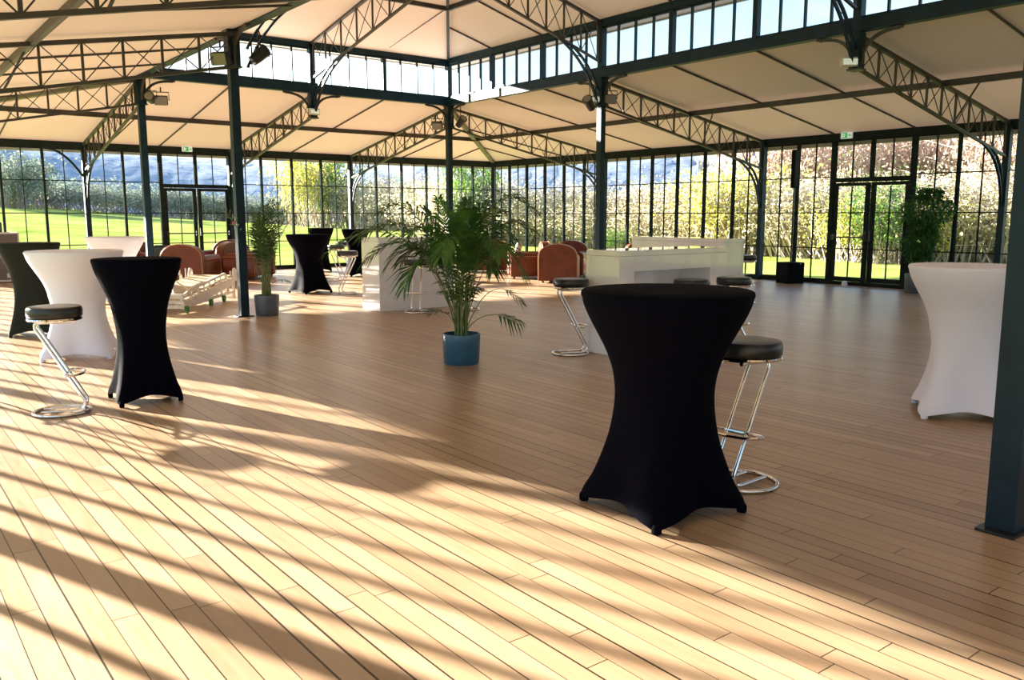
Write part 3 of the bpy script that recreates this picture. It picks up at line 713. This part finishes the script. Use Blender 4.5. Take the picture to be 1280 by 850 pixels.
# ------------------------------------------------------------------ plants
def frond(par, base, ctrl, tip, m_leaf, leaf=.30, n=24, w=.022, start=.28, droop=.5, rach=.006):
    pts = curve([base, ctrl, tip], 24); t = MB(); t.tube(pts, rach, 5, taper=.25)
    L_ = MB(); N = len(pts)
    for k in range(n):
        u = start+(1-start)*k/(n-1); f = u*24; i = min(23, int(f)); p = pts[i].lerp(pts[i+1], f-i); T = (pts[i+1]-pts[i]).normalized()
        S_ = T.cross(V((0,0,1))); S_ = S_.normalized() if S_.length > .05 else V((1,0,0)); U_ = S_.cross(T)
        q = (u-start)/(1-start); ll = leaf*(.55+.75*math.sin(PI*min(1, q*.85+.12)))*(1-.35*q)*rnd.uniform(.85,1.1)
        for s in (-1, 1):
            d = (T*(.55+.5*q)+S_*s*(.9-.25*q)+U_*rnd.uniform(.0,.3)).normalized()
            a = p; b = p+d*ll*.5+V((0,0,-droop*ll*.13)); c = p+d*ll*.93+V((0,0,-droop*ll*.75*rnd.uniform(.8,1.2)))
            wd = (T-d*T.dot(d)).normalized()*w*.5
            L_.add([a-wd*.4, a+wd*.4, b+wd, b-wd, c], [(0,1,2,3), (3,2,4)])
    fo = t.build('frond', M_stem, par); L_.build('leaflets', m_leaf, fo); return fo
def pot(o, R_, H, m_, taper=.93):
    t = MB(); t.lathe([(R_*taper*.96,0),(R_*taper,.012),(R_*.99,H*.75),(R_,H-.008),(R_*.985,H),(R_*.93,H),(R_*.92,H-.05)], 40); t.build('pot', m_, o, smooth=True)
    t = MB(); t.lathe([(R_*.93,H-.05),(R_*.5,H-.035),(.005,H-.03)], 24, cap=False); t.build('soil', M_soil, o)
def imv(r, z, f=0): return IR*r+IF*f+V((0,0,z))
o = thing('potted_palm', 'large arching palm in a blue pot, alone in the middle of the floor', 'potted plant', (-11.86, -15.38, 0))
pot(o, .19, .30, M_pot)
tips = [(-1.24,1.13,-.15,.36,-.55,1.72),(-1.0,1.25,.25,.34,-.5,1.72),(-.80,1.50,.2,.30,-.42,1.85),(-.52,.78,-.3,.36,-.38,1.45),(-.62,1.0,.3,.34,-.36,1.55),(-.36,1.52,.1,.32,-.20,1.2),(-.18,1.60,-.3,.3,-.08,1.2),
        (.06,1.60,.2,.30,.0,1.3),(.26,1.58,-.2,.32,.06,1.3),(.80,1.42,-.1,.32,.22,2.15),(.72,1.30,.25,.32,.30,1.7),(.62,.86,.1,.34,.42,1.6),(.40,1.10,-.5,.34,.25,1.6),(-.28,1.0,.5,.34,-.2,1.6),(-.14,1.1,-.6,.34,-.05,1.65),
        (.15,1.1,.6,.32,.1,1.6),(-.72,.95,-.1,.34,-.42,1.55),(-.45,1.3,-.35,.32,-.25,1.55),(.42,1.5,.35,.32,.18,1.6),(.30,.92,.2,.34,.26,1.45),(-.05,1.35,.3,.32,.02,1.3),(.12,1.5,-.35,.32,.04,1.35),(-.95,1.0,.1,.34,-.5,1.6),(.5,1.25,-.15,.32,.3,1.65)]
for r, z, f, lf, cr, cz in tips:
    frond(o, imv(rnd.uniform(-.04,.04), .27, rnd.uniform(-.04,.04)), imv(cr*.8, cz, f*.4), imv(r, z, f), M_leaf, lf, 24, .026, .36, .5, .005)
for k in range(9):
    a = k*2.4+.5; frond(o, imv(0,.28), imv(.05*math.cos(a), .75, .05*math.sin(a)), imv(.22*math.cos(a), .72+.08*(k % 4), .22*math.sin(a)), M_leaf, .20, 10, .018, .45, .5, .004)
frond(o, imv(.03,.28), imv(.28,1.0,-.1), imv(.60,.62,-.15), M_leaf, .18, 8, .022, .72, .5)
frond(o, imv(.02,.28), imv(.22,.62,-.1), imv(.58,.44,-.2), M_leaf, .22, 9, .026, .68, .9)
frond(o, imv(-.03,.28), imv(-.10,.6,-.1), imv(-.28,.52,-.2), M_leaf, .18, 9, .02, .5, .3)
t = MB()
for k in range(9):
    a = k*2.4; t.tube(curve([imv(.06*math.cos(a), .26, .06*math.sin(a)), imv(.05*math.cos(a), .6, .05*math.sin(a)), imv(.09*math.cos(a), .9, .09*math.sin(a))], 6), .010, 6, taper=.5)
t.build('stems', M_stem, o, smooth=True)
o = thing('potted_palm', 'slender upright young palm in a slate grey pot, beside the column', 'potted plant', (-11.80, -10.25, 0))
pot(o, .18, .30, M_pot2, .9)
for k in range(17):
    a = k*2.4; h = 1.0+.45*((k*37) % 17)/17; sp = .12+.34*((k*53) % 17)/17
    dw = imv(math.cos(a), 0, math.sin(a)); sp = min(sp, .16) if dw.dot(V((-.99,.15,0))) > .75 else sp
    frond(o, imv(.03*math.cos(a), .28, .03*math.sin(a)), imv(sp*.25*math.cos(a), .28+h*.75, sp*.25*math.sin(a)), imv(sp*math.cos(a), .3+h*(.95 if k % 3 else .7), sp*math.sin(a)), M_leaf2, .27, 14, .022, .34, .4, .005)
frond(o, imv(0,.28), imv(-.22,1.25,-.12), imv(-.50,1.62,-.42), M_leaf2, .24, 9, .022, .6, .4); frond(o, imv(0,.28), imv(.08,.6), imv(.36,.50,-.1), M_leaf2, .12, 6, .02, .6, .4)
t = MB()
for k in range(10):
    a = k*2.4; t.tube([imv(.06*math.cos(a), .26, .06*math.sin(a)), imv(.045*math.cos(a), .75, .045*math.sin(a))], .013, 6, taper=.6)
t.build('stems', M_stem, o, smooth=True)
o = thing('potted_bamboo', 'bushy dark green potted plant on thin canes, beside the double door', 'potted plant', (-.62, -14.27, 0))
pot(o, .22, .36, M_pot2, .95)
t = MB()
for k in range(7):
    a = k*2.4; t.tube(curve([imv(.07*math.cos(a), .3, .07*math.sin(a)), imv(.07*math.cos(a), 1., .07*math.sin(a)), imv(.18*math.cos(a), 1.75, .18*math.sin(a))], 6), .012, 6, taper=.5)
t.build('canes', M_cane, o, smooth=True)
t = MB()
for k in range(3200):
    z = rnd.uniform(.62, 1.98); rr = (.36+.10*math.sin(z*9))*(1.15 if z > 1.35 else .9 if z > .95 else .6)*(1.0 if z < 1.75 else .8)*math.sqrt(rnd.random()); a = rnd.uniform(0, 2*PI)
    p = imv(rr*math.cos(a)+.10*(z-.6), z, rr*math.sin(a)); d = V((rnd.gauss(0,1), rnd.gauss(0,1), rnd.uniform(-1.1,.4))).normalized(); w_ = d.cross(V((0,0,1))).normalized()*.018
    l = rnd.uniform(.09,.16); t.add([p, p+d*l*.4+w_, p+d*l+V((0,0,-.02)), p+d*l*.4-w_], [(0,1,2,3)])
t.build('foliage', M_bam, o)

# ------------------------------------------------------------------ speaker with pole, flight case
o = thing('column_speaker', 'tall thin column speaker on a pole above a black bass cube, by the glass wall', 'loudspeaker', (-.50, -11.42, 0), heading(IF)-PI/2+.35)
t = MB(); t.bevbox((0,0,.225), (.42,.40,.45), .01); t.build('bass_cabinet', M_spk, o)
t = MB(); t.tube([(0,0,.45),(0,0,2.05)], .018, 10); t.build('pole', M_blackm, o, smooth=True)
t = MB(); t.bevbox((0,0,2.43), (.12,.12,.80), .01); t.build('column_cabinet', M_spk, o)
t = MB(); t.box((0,-.062,2.43), (.10,.006,.76)); t.build('grille', M_blackm, o)
t = MB(); t.box((.1,-.203,.42), (.03,.004,.02)); t.build('badge', M_grey, o)
o = thing('flight_case', 'dark equipment case with metal edges, cut by the picture edge behind the dark table', 'flight case', (-14.15, -.75, 0), .1)
t = MB(); t.bevbox((0,0,.56), (.95,.6,1.02), .01); t.build('body', mat('case_laminate', (.10,.085,.075), .5), o)
t = MB()
for sx in (-1,1):
    for sy in (-1,1): t.box((sx*.475, sy*.3, .56), (.03,.03,1.04))
    for z in (.05,1.07): t.box((sx*.475, 0, z), (.03,.6,.03))
for sy in (-1,1):
    for z in (.05,1.07): t.box((0, sy*.3, z), (.95,.03,.03))
t.build('metal_edge', M_grey, o)
for z, w_ in ((.42,.16),(.16,.2)):
    t = MB(); t.box((.30,-.305,z), (w_,.012,.10)); t.box((.30,-.312,z), (w_*.7,.012,.05)); t.build('handle_plate', M_grey, o)
for sx in (-1,1):
    for sy in (-1,1):
        t = MB(); t.lathe([(.024,0),(.024,.05)], 10, (sx*.4, sy*.22, 0)); t.build('castor', M_blackm, o)
t = MB(); t.bevbox((0,0,0), (.55,.4,.22), .02); q = t.build('equipment_box', M_leather); q.location = (-14.2, -.72, 1.2); tag(q, 'small black box standing on top of the dark equipment case', 'box')
t = MB(); t.lathe([(.05,0),(.06,.02),(.05,.09),(.02,.11)], 14); q = t.build('white_puck', M_exitw if False else M_white, smooth=True); q.location = (-.35, -12.62, .0); tag(q, 'small white object on the floor against the glass beside the bass cube', 'floor light')  # small white item of unknown use, no lamp in it

# ------------------------------------------------------------------ outdoors
def ground_z(x, y):
    d = max(0, y-4); e = max(0, x-6)
    return -.14+max(0, (d-6))*.042*max(0, 1-max(0, x+6)/34)+.05*math.sin(x*.21)*math.sin(y*.17)*min(1, max(d, e)/10)
mb_ = MB(); nx, ny = 110, 90; xs = [-170+360*i/nx for i in range(nx+1)]; ys = [-70+260*j/ny for j in range(ny+1)]
inside = lambda x, y: (X0-2.5 < x < 2.5 and Y0-2.5 < y < 2.5)
vs = [(x, y, ground_z(x, y)) for y in ys for x in xs]
fs = [(j*(nx+1)+i, j*(nx+1)+i+1, (j+1)*(nx+1)+i+1, (j+1)*(nx+1)+i) for j in range(ny) for i in range(nx)]
mb_.add(vs, fs); mb_.build('lawn', M_lawn, kind='structure', smooth=True)

def hillmat(name, cols, scale=.12):
    m = bpy.data.materials.new(name); m.use_nodes = True; nt = m.node_tree; b = nt.nodes['Principled BSDF']; b.inputs['Roughness'].default_value = .95
    tc = nt.nodes.new('ShaderNodeTexCoord'); n = nt.nodes.new('ShaderNodeTexNoise'); n.inputs['Scale'].default_value = scale; n.inputs['Detail'].default_value = 9; n.inputs['Roughness'].default_value = .7
    r = nt.nodes.new('ShaderNodeValToRGB'); r.color_ramp.elements[0].position = .36; r.color_ramp.elements[1].position = .64
    r.color_ramp.elements[0].color = (*cols[0],1); r.color_ramp.elements[1].color = (*cols[-1],1)
    for k, c in enumerate(cols[1:-1]): e = r.color_ramp.elements.new(.36+.28*(k+1)/(len(cols)-1)); e.color = (*c,1)
    nt.links.new(tc.outputs['Object'], n.inputs[0]); nt.links.new(n.outputs[0], r.inputs[0]); nt.links.new(r.outputs[0], b.inputs['Base Color']); return matte(m)
M_hill = hillmat('wooded_hill_haze_tint', [(.20,.25,.31),(.27,.32,.40),(.38,.40,.46),(.34,.37,.37)], .3)  # distance haze put into the forest's colour as a blue tint
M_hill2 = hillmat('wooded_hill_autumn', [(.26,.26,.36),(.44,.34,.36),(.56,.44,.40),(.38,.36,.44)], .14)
cx, cy = -16.6, -22.3
def hill(name, a0, a1, dist, height, m_, rough, seed):
    rr = random.Random(seed); n = 150; rows = 22; vs = []; ph = [rr.uniform(0,6) for _ in range(6)]
    for j in range(rows+1):
        for i in range(n+1):
            a = a0+(a1-a0)*i/n; v_ = j/rows; d = dist+v_*dist*.55
            h = height(a)*math.sin(v_*PI/2)**.8
            h += rough*v_**.3*(rr.random()-.3+.12*math.sin(i*.9+ph[0])*math.sin(j*1.7+ph[1]))
            vs.append((cx+d*math.cos(a), cy+d*math.sin(a), h-1))
    m__ = MB(); m__.add(vs, [(j*(n+1)+i+1, j*(n+1)+i, (j+1)*(n+1)+i, (j+1)*(n+1)+i+1) for j in range(rows) for i in range(n)])
    return m__.build(name, m_, kind='structure', smooth=True)
R_ = math.radians
hill('hillside', R_(36), R_(102), 210, lambda a: 24+3*math.sin(a*9), M_hill, .7, 3)
hill('hillside', R_(-5), R_(40), 120, lambda a: 19+2.5*math.sin(a*11+1), M_hill2, .8, 5)

def card(t, p, s, mi=0):
    d = V((rnd.gauss(0,1), rnd.gauss(0,1), rnd.gauss(0,.8))).normalized(); e = d.orthogonal().normalized(); e = Matrix.Rotation(rnd.uniform(0,6.28), 3, d) @ e; g_ = d.cross(e)
    t.add([p+e*s, p+g_*s*.6, p-e*s, p-g_*s*.6], [(0,1,2,3)], mi)
def shrub_mesh(w, h, nl, nt_, ls, seed, bare=0):
    global rnd; rnd = random.Random(seed); tw = MB(); lf = MB(); tips_ = []
    for k in range(nt_):
        a = rnd.uniform(0,6.28); r0 = rnd.uniform(0,.3)*w; b = V((r0*math.cos(a), r0*math.sin(a), -.1)); a2 = a+rnd.gauss(0,.6); rr = rnd.uniform(.1,.5)*w; hh = h*rnd.uniform(.5,1)
        e = V((rr*math.cos(a2), rr*math.sin(a2), hh)); c = (b+e)/2+V((rnd.gauss(0,.12)*w, rnd.gauss(0,.12)*w, h*.15)); pts = curve([b, c, e], 5)
        tw.tube(pts, .028, 3, taper=.3); tips_.append(pts)
        for q in range(3):
            s = pts[rnd.randint(2,5)]; e2 = s+V((rnd.gauss(0,.16)*w, rnd.gauss(0,.16)*w, rnd.uniform(-.05,.2)*h)); tw.tube([s, (s+e2)/2+V((0,0,.05)), e2], .014, 3, taper=.4); tips_.append([s, e2])
    for k in range(nl):
        P_ = rnd.choice(tips_); p = P_[rnd.randint(max(0, len(P_)//3), len(P_)-1)]; p = p+V((rnd.gauss(0,.07)*w, rnd.gauss(0,.07)*w, rnd.gauss(0,.06)*h))
        if p.z < 0: p.z = abs(p.z)
        card(lf, p, ls*rnd.uniform(.6,1.3))
    return tw, lf
def outleaf(*a):
    m = leafmat(*a)
    for n in m.node_tree.nodes:
        if n.type == 'BSDF_PRINCIPLED': n.inputs['Specular IOR Level'].default_value = 0; n.inputs['Roughness'].default_value = 1
    return m
ML = {'cream': outleaf('dry_cream_leaf', (.45,.38,.24), (.72,.64,.46), 1.2, .5), 'yellow': outleaf('yellow_green_leaf', (.34,.36,.06), (.60,.54,.12), 1.2, .55), 'green': outleaf('hedge_leaf', (.06,.13,.03), (.16,.26,.06), 1.2, .45), 'grey': outleaf('grey_green_leaf', (.17,.22,.18), (.30,.33,.26), 1.0, .25), 'rust': outleaf('rust_leaf', (.46,.32,.28), (.62,.46,.38), 1.0, .5)}
M_twig = noisy('pale_twig', (.34,.28,.20), (.55,.47,.36), 4, .8)
def shrub(label, kind, w, h, nl, nt_, ls, seed, name='shrub', cat='shrub'):
    o = thing(name, label, cat, (0,0,0)); tw, lf = shrub_mesh(w, h, nl, nt_, ls, seed)
    tw.build('branches', M_twig if kind in ('cream','rust','yellow') else M_bark, o); lf.build('foliage', ML[kind], o); return o
def polar(u, dist):    # ground position seen along a picture column, dist from the viewer
    d = (IF*1063.35+IR*(u-640)).normalized(); return V((cx+d.x*dist, cy+d.y*dist, 0))
protos = {k: shrub('', k, 4.2, 3.0, nl, nt_, ls, sd) for k, nl, nt_, ls, sd in (('cream',2600,90,.055,11),('yellow',2600,55,.07,12),('green',3000,40,.07,13),('grey',2600,50,.09,14),('rust',2200,70,.07,15))}
used = {}
GN = {'cream': ('bare cream thicket of sunlit branches beyond the glass', 'sunlit thicket beyond the glass'), 'yellow': ('yellow green bush in the hedge beyond the glass', 'yellow green bushes beyond the glass'),
      'green': ('dark green bush growing beyond the glass', 'green bushes beyond the glass'), 'grey': ('grey green tree clump at the far edge of the meadow', 'tree clumps at the meadow edge'), 'rust': ('rust coloured bare tree on the slope beyond the hedge', 'rust coloured trees on the slope')}
def place(kind, u, dist, sc, sz=None, rz=None, z=None):
    p = polar(u, dist); p.z = ground_z(p.x, p.y) if z is None else z; rz = rnd.uniform(0,6.28) if rz is None else rz; s = (sc, sc, sz or sc)
    lb, gp = GN[kind]
    if kind not in used:
        o = protos[kind]; used[kind] = 1; o.location = p; o.rotation_euler.z = rz; o.scale = s; o['label'] = lb; o['group'] = gp
    else: dup(protos[kind], p, rz, lb, gp, s)
rnd = random.Random(99)
for k in range(12): place('cream', 560+k*36, 49-1.1*k+rnd.uniform(-1,1), 1.35, 1.0)
for k in range(9): place('cream', 620+k*40, 45-1.1*k, 1.0, .7)
for k in range(11): place('cream', 915+k*38, 36-.3*k+rnd.uniform(-1,1), 1.15, .98)
for u, d, s in ((905,37,1.1),(925,36,1.15),(1065,32,.75),(1165,32,.7),(885,40,1.0)): place('yellow', u, d, s)
for u, d, s, sz in ((1100,31,.6,1.0),(1122,31.5,.7,.6),(585,46,.8,1.6),(600,47,.7,1.4),(762,37,.35,.35)): place('green', u, d, s, sz)
for u, d, s, sz in ((382,74,1.25,2.3),(418,75,1.3,2.1),(400,78,1.2,2.0),(470,76,1.1,1.3)): place('yellow' if u in (382,400) else 'green', u, d, s, sz)
for k in range(8): place('cream', 445+k*22, 76-2.6*k, 1.6, 1.35)
for k in range(16): place('grey', -60+k*30, 100+rnd.uniform(-4,4), 1.5, .75+.3*rnd.random())
for u, d, s in ((22,86,1.3),(34,88,1.6)): place('grey', u, d, s)
for k in range(13): place('rust', 960+k*28, 52+rnd.uniform(-5,5), 1.5, 2.2)
# distant farm buildings
M_wall = mat('pale_render', (.6,.52,.42), .8); M_roof = mat('slate_roof', (.22,.30,.32), .6); M_roof2 = mat('clay_roof', (.42,.24,.17), .7)
def house(u, dist, w, d_, h, rz, roof, label):
    p = polar(u, dist); p.z = ground_z(p.x, p.y)-.3; o = thing('house', label, 'house', p, rz)
    t = MB(); t.box((0,0,h/2), (w,d_,h)); t.build('walls', M_wall, o)
    t = MB(); rh = d_*.32; t.add([(-w/2-.3,-d_/2-.3,h),(w/2+.3,-d_/2-.3,h),(w/2+.3,d_/2+.3,h),(-w/2-.3,d_/2+.3,h),(-w/2-.3,0,h+rh),(w/2+.3,0,h+rh)], [(0,1,5,4),(2,3,4,5),(0,4,3),(1,2,5),(0,3,2,1)]); t.build('roof', roof, o)
    for x in (-w/4, w/4):
        t = MB(); t.box((x,-d_/2-.01,h*.5), (.9,.05,1.1)); t.build('window', M_blackm, o)
house(345, 135, 13, 6, 2.2, face, M_roof, 'distant low farm building with a bluish roof, beyond the meadow')
house(268, 125, 8, 5, 2.2, face+.2, M_roof2, 'distant house with a clay roof at the meadow edge, seen through the glazed door')

# ------------------------------------------------------------------ light
sun_dir = V((1.095, -2.91, -.76)).normalized()
sd = bpy.data.lights.new('sun', 'SUN'); sd.energy = 23.5; sd.angle = R_(.8); sd.color = (1, .91, .80); so = bpy.data.objects.new('sun', sd); C.objects.link(so)
so.rotation_euler = (-sun_dir).to_track_quat('Z', 'Y').to_euler()
w = bpy.data.worlds.new('sky'); bpy.context.scene.world = w; w.use_nodes = True; nt = w.node_tree; bg = nt.nodes['Background']
tc = nt.nodes.new('ShaderNodeTexCoord'); L = nt.links.new
sp = nt.nodes.new('ShaderNodeSeparateXYZ'); L(tc.outputs['Generated'], sp.inputs[0])
gr = nt.nodes.new('ShaderNodeValToRGB'); e = gr.color_ramp.elements; e[0].position = 0; e[0].color = (.80,.90,.97,1); e[1].position = 1; e[1].color = (.10,.30,.72,1)
q = e.new(.12); q.color = (.62,.84,.98,1); q = e.new(.32); q.color = (.28,.58,.92,1)
L(sp.outputs[2], gr.inputs[0])
# soft procedural clouds, denser towards the sun side
mp = nt.nodes.new('ShaderNodeMapping'); mp.inputs['Scale'].default_value = (1,1,2.6)
nz = nt.nodes.new('ShaderNodeTexNoise'); nz.inputs['Scale'].default_value = 2.2; nz.inputs['Detail'].default_value = 6
L(tc.outputs['Generated'], mp.inputs[0]); L(mp.outputs[0], nz.inputs[0])
sv = nt.nodes.new('ShaderNodeVectorMath'); sv.operation = 'DOT_PRODUCT'; sv.inputs[1].default_value = tuple(-sun_dir); L(tc.outputs['Generated'], sv.inputs[0])
ma = nt.nodes.new('ShaderNodeMath'); ma.operation = 'MULTIPLY_ADD'; ma.inputs[1].default_value = .16; L(sv.outputs['Value'], ma.inputs[0]); L(nz.outputs[0], ma.inputs[2])
rp = nt.nodes.new('ShaderNodeValToRGB'); rp.color_ramp.elements[0].position = .50; rp.color_ramp.elements[1].position = .72; L(ma.outputs[0], rp.inputs[0])
mx = nt.nodes.new('ShaderNodeMix'); mx.data_type = 'RGBA'; mx.inputs[7].default_value = (1.0, 1.04, 1.08, 1)
L(rp.outputs[0], mx.inputs[0]); L(gr.outputs[0], mx.inputs[6]); L(mx.outputs[2], bg.inputs[0])
bg.inputs[1].default_value = SKY
sc = bpy.context.scene
sc.view_settings.view_transform = 'Standard'; sc.view_settings.look = 'None'; sc.view_settings.gamma = 1; sc.view_settings.use_curve_mapping = False
sc.view_settings.exposure = 1.3
sc.cycles.max_bounces = 12; sc.cycles.diffuse_bounces = 6; sc.cycles.transparent_max_bounces = 32; sc.cycles.caustics_reflective = False; sc.cycles.caustics_refractive = False
sc.cycles.sample_clamp_indirect = 8
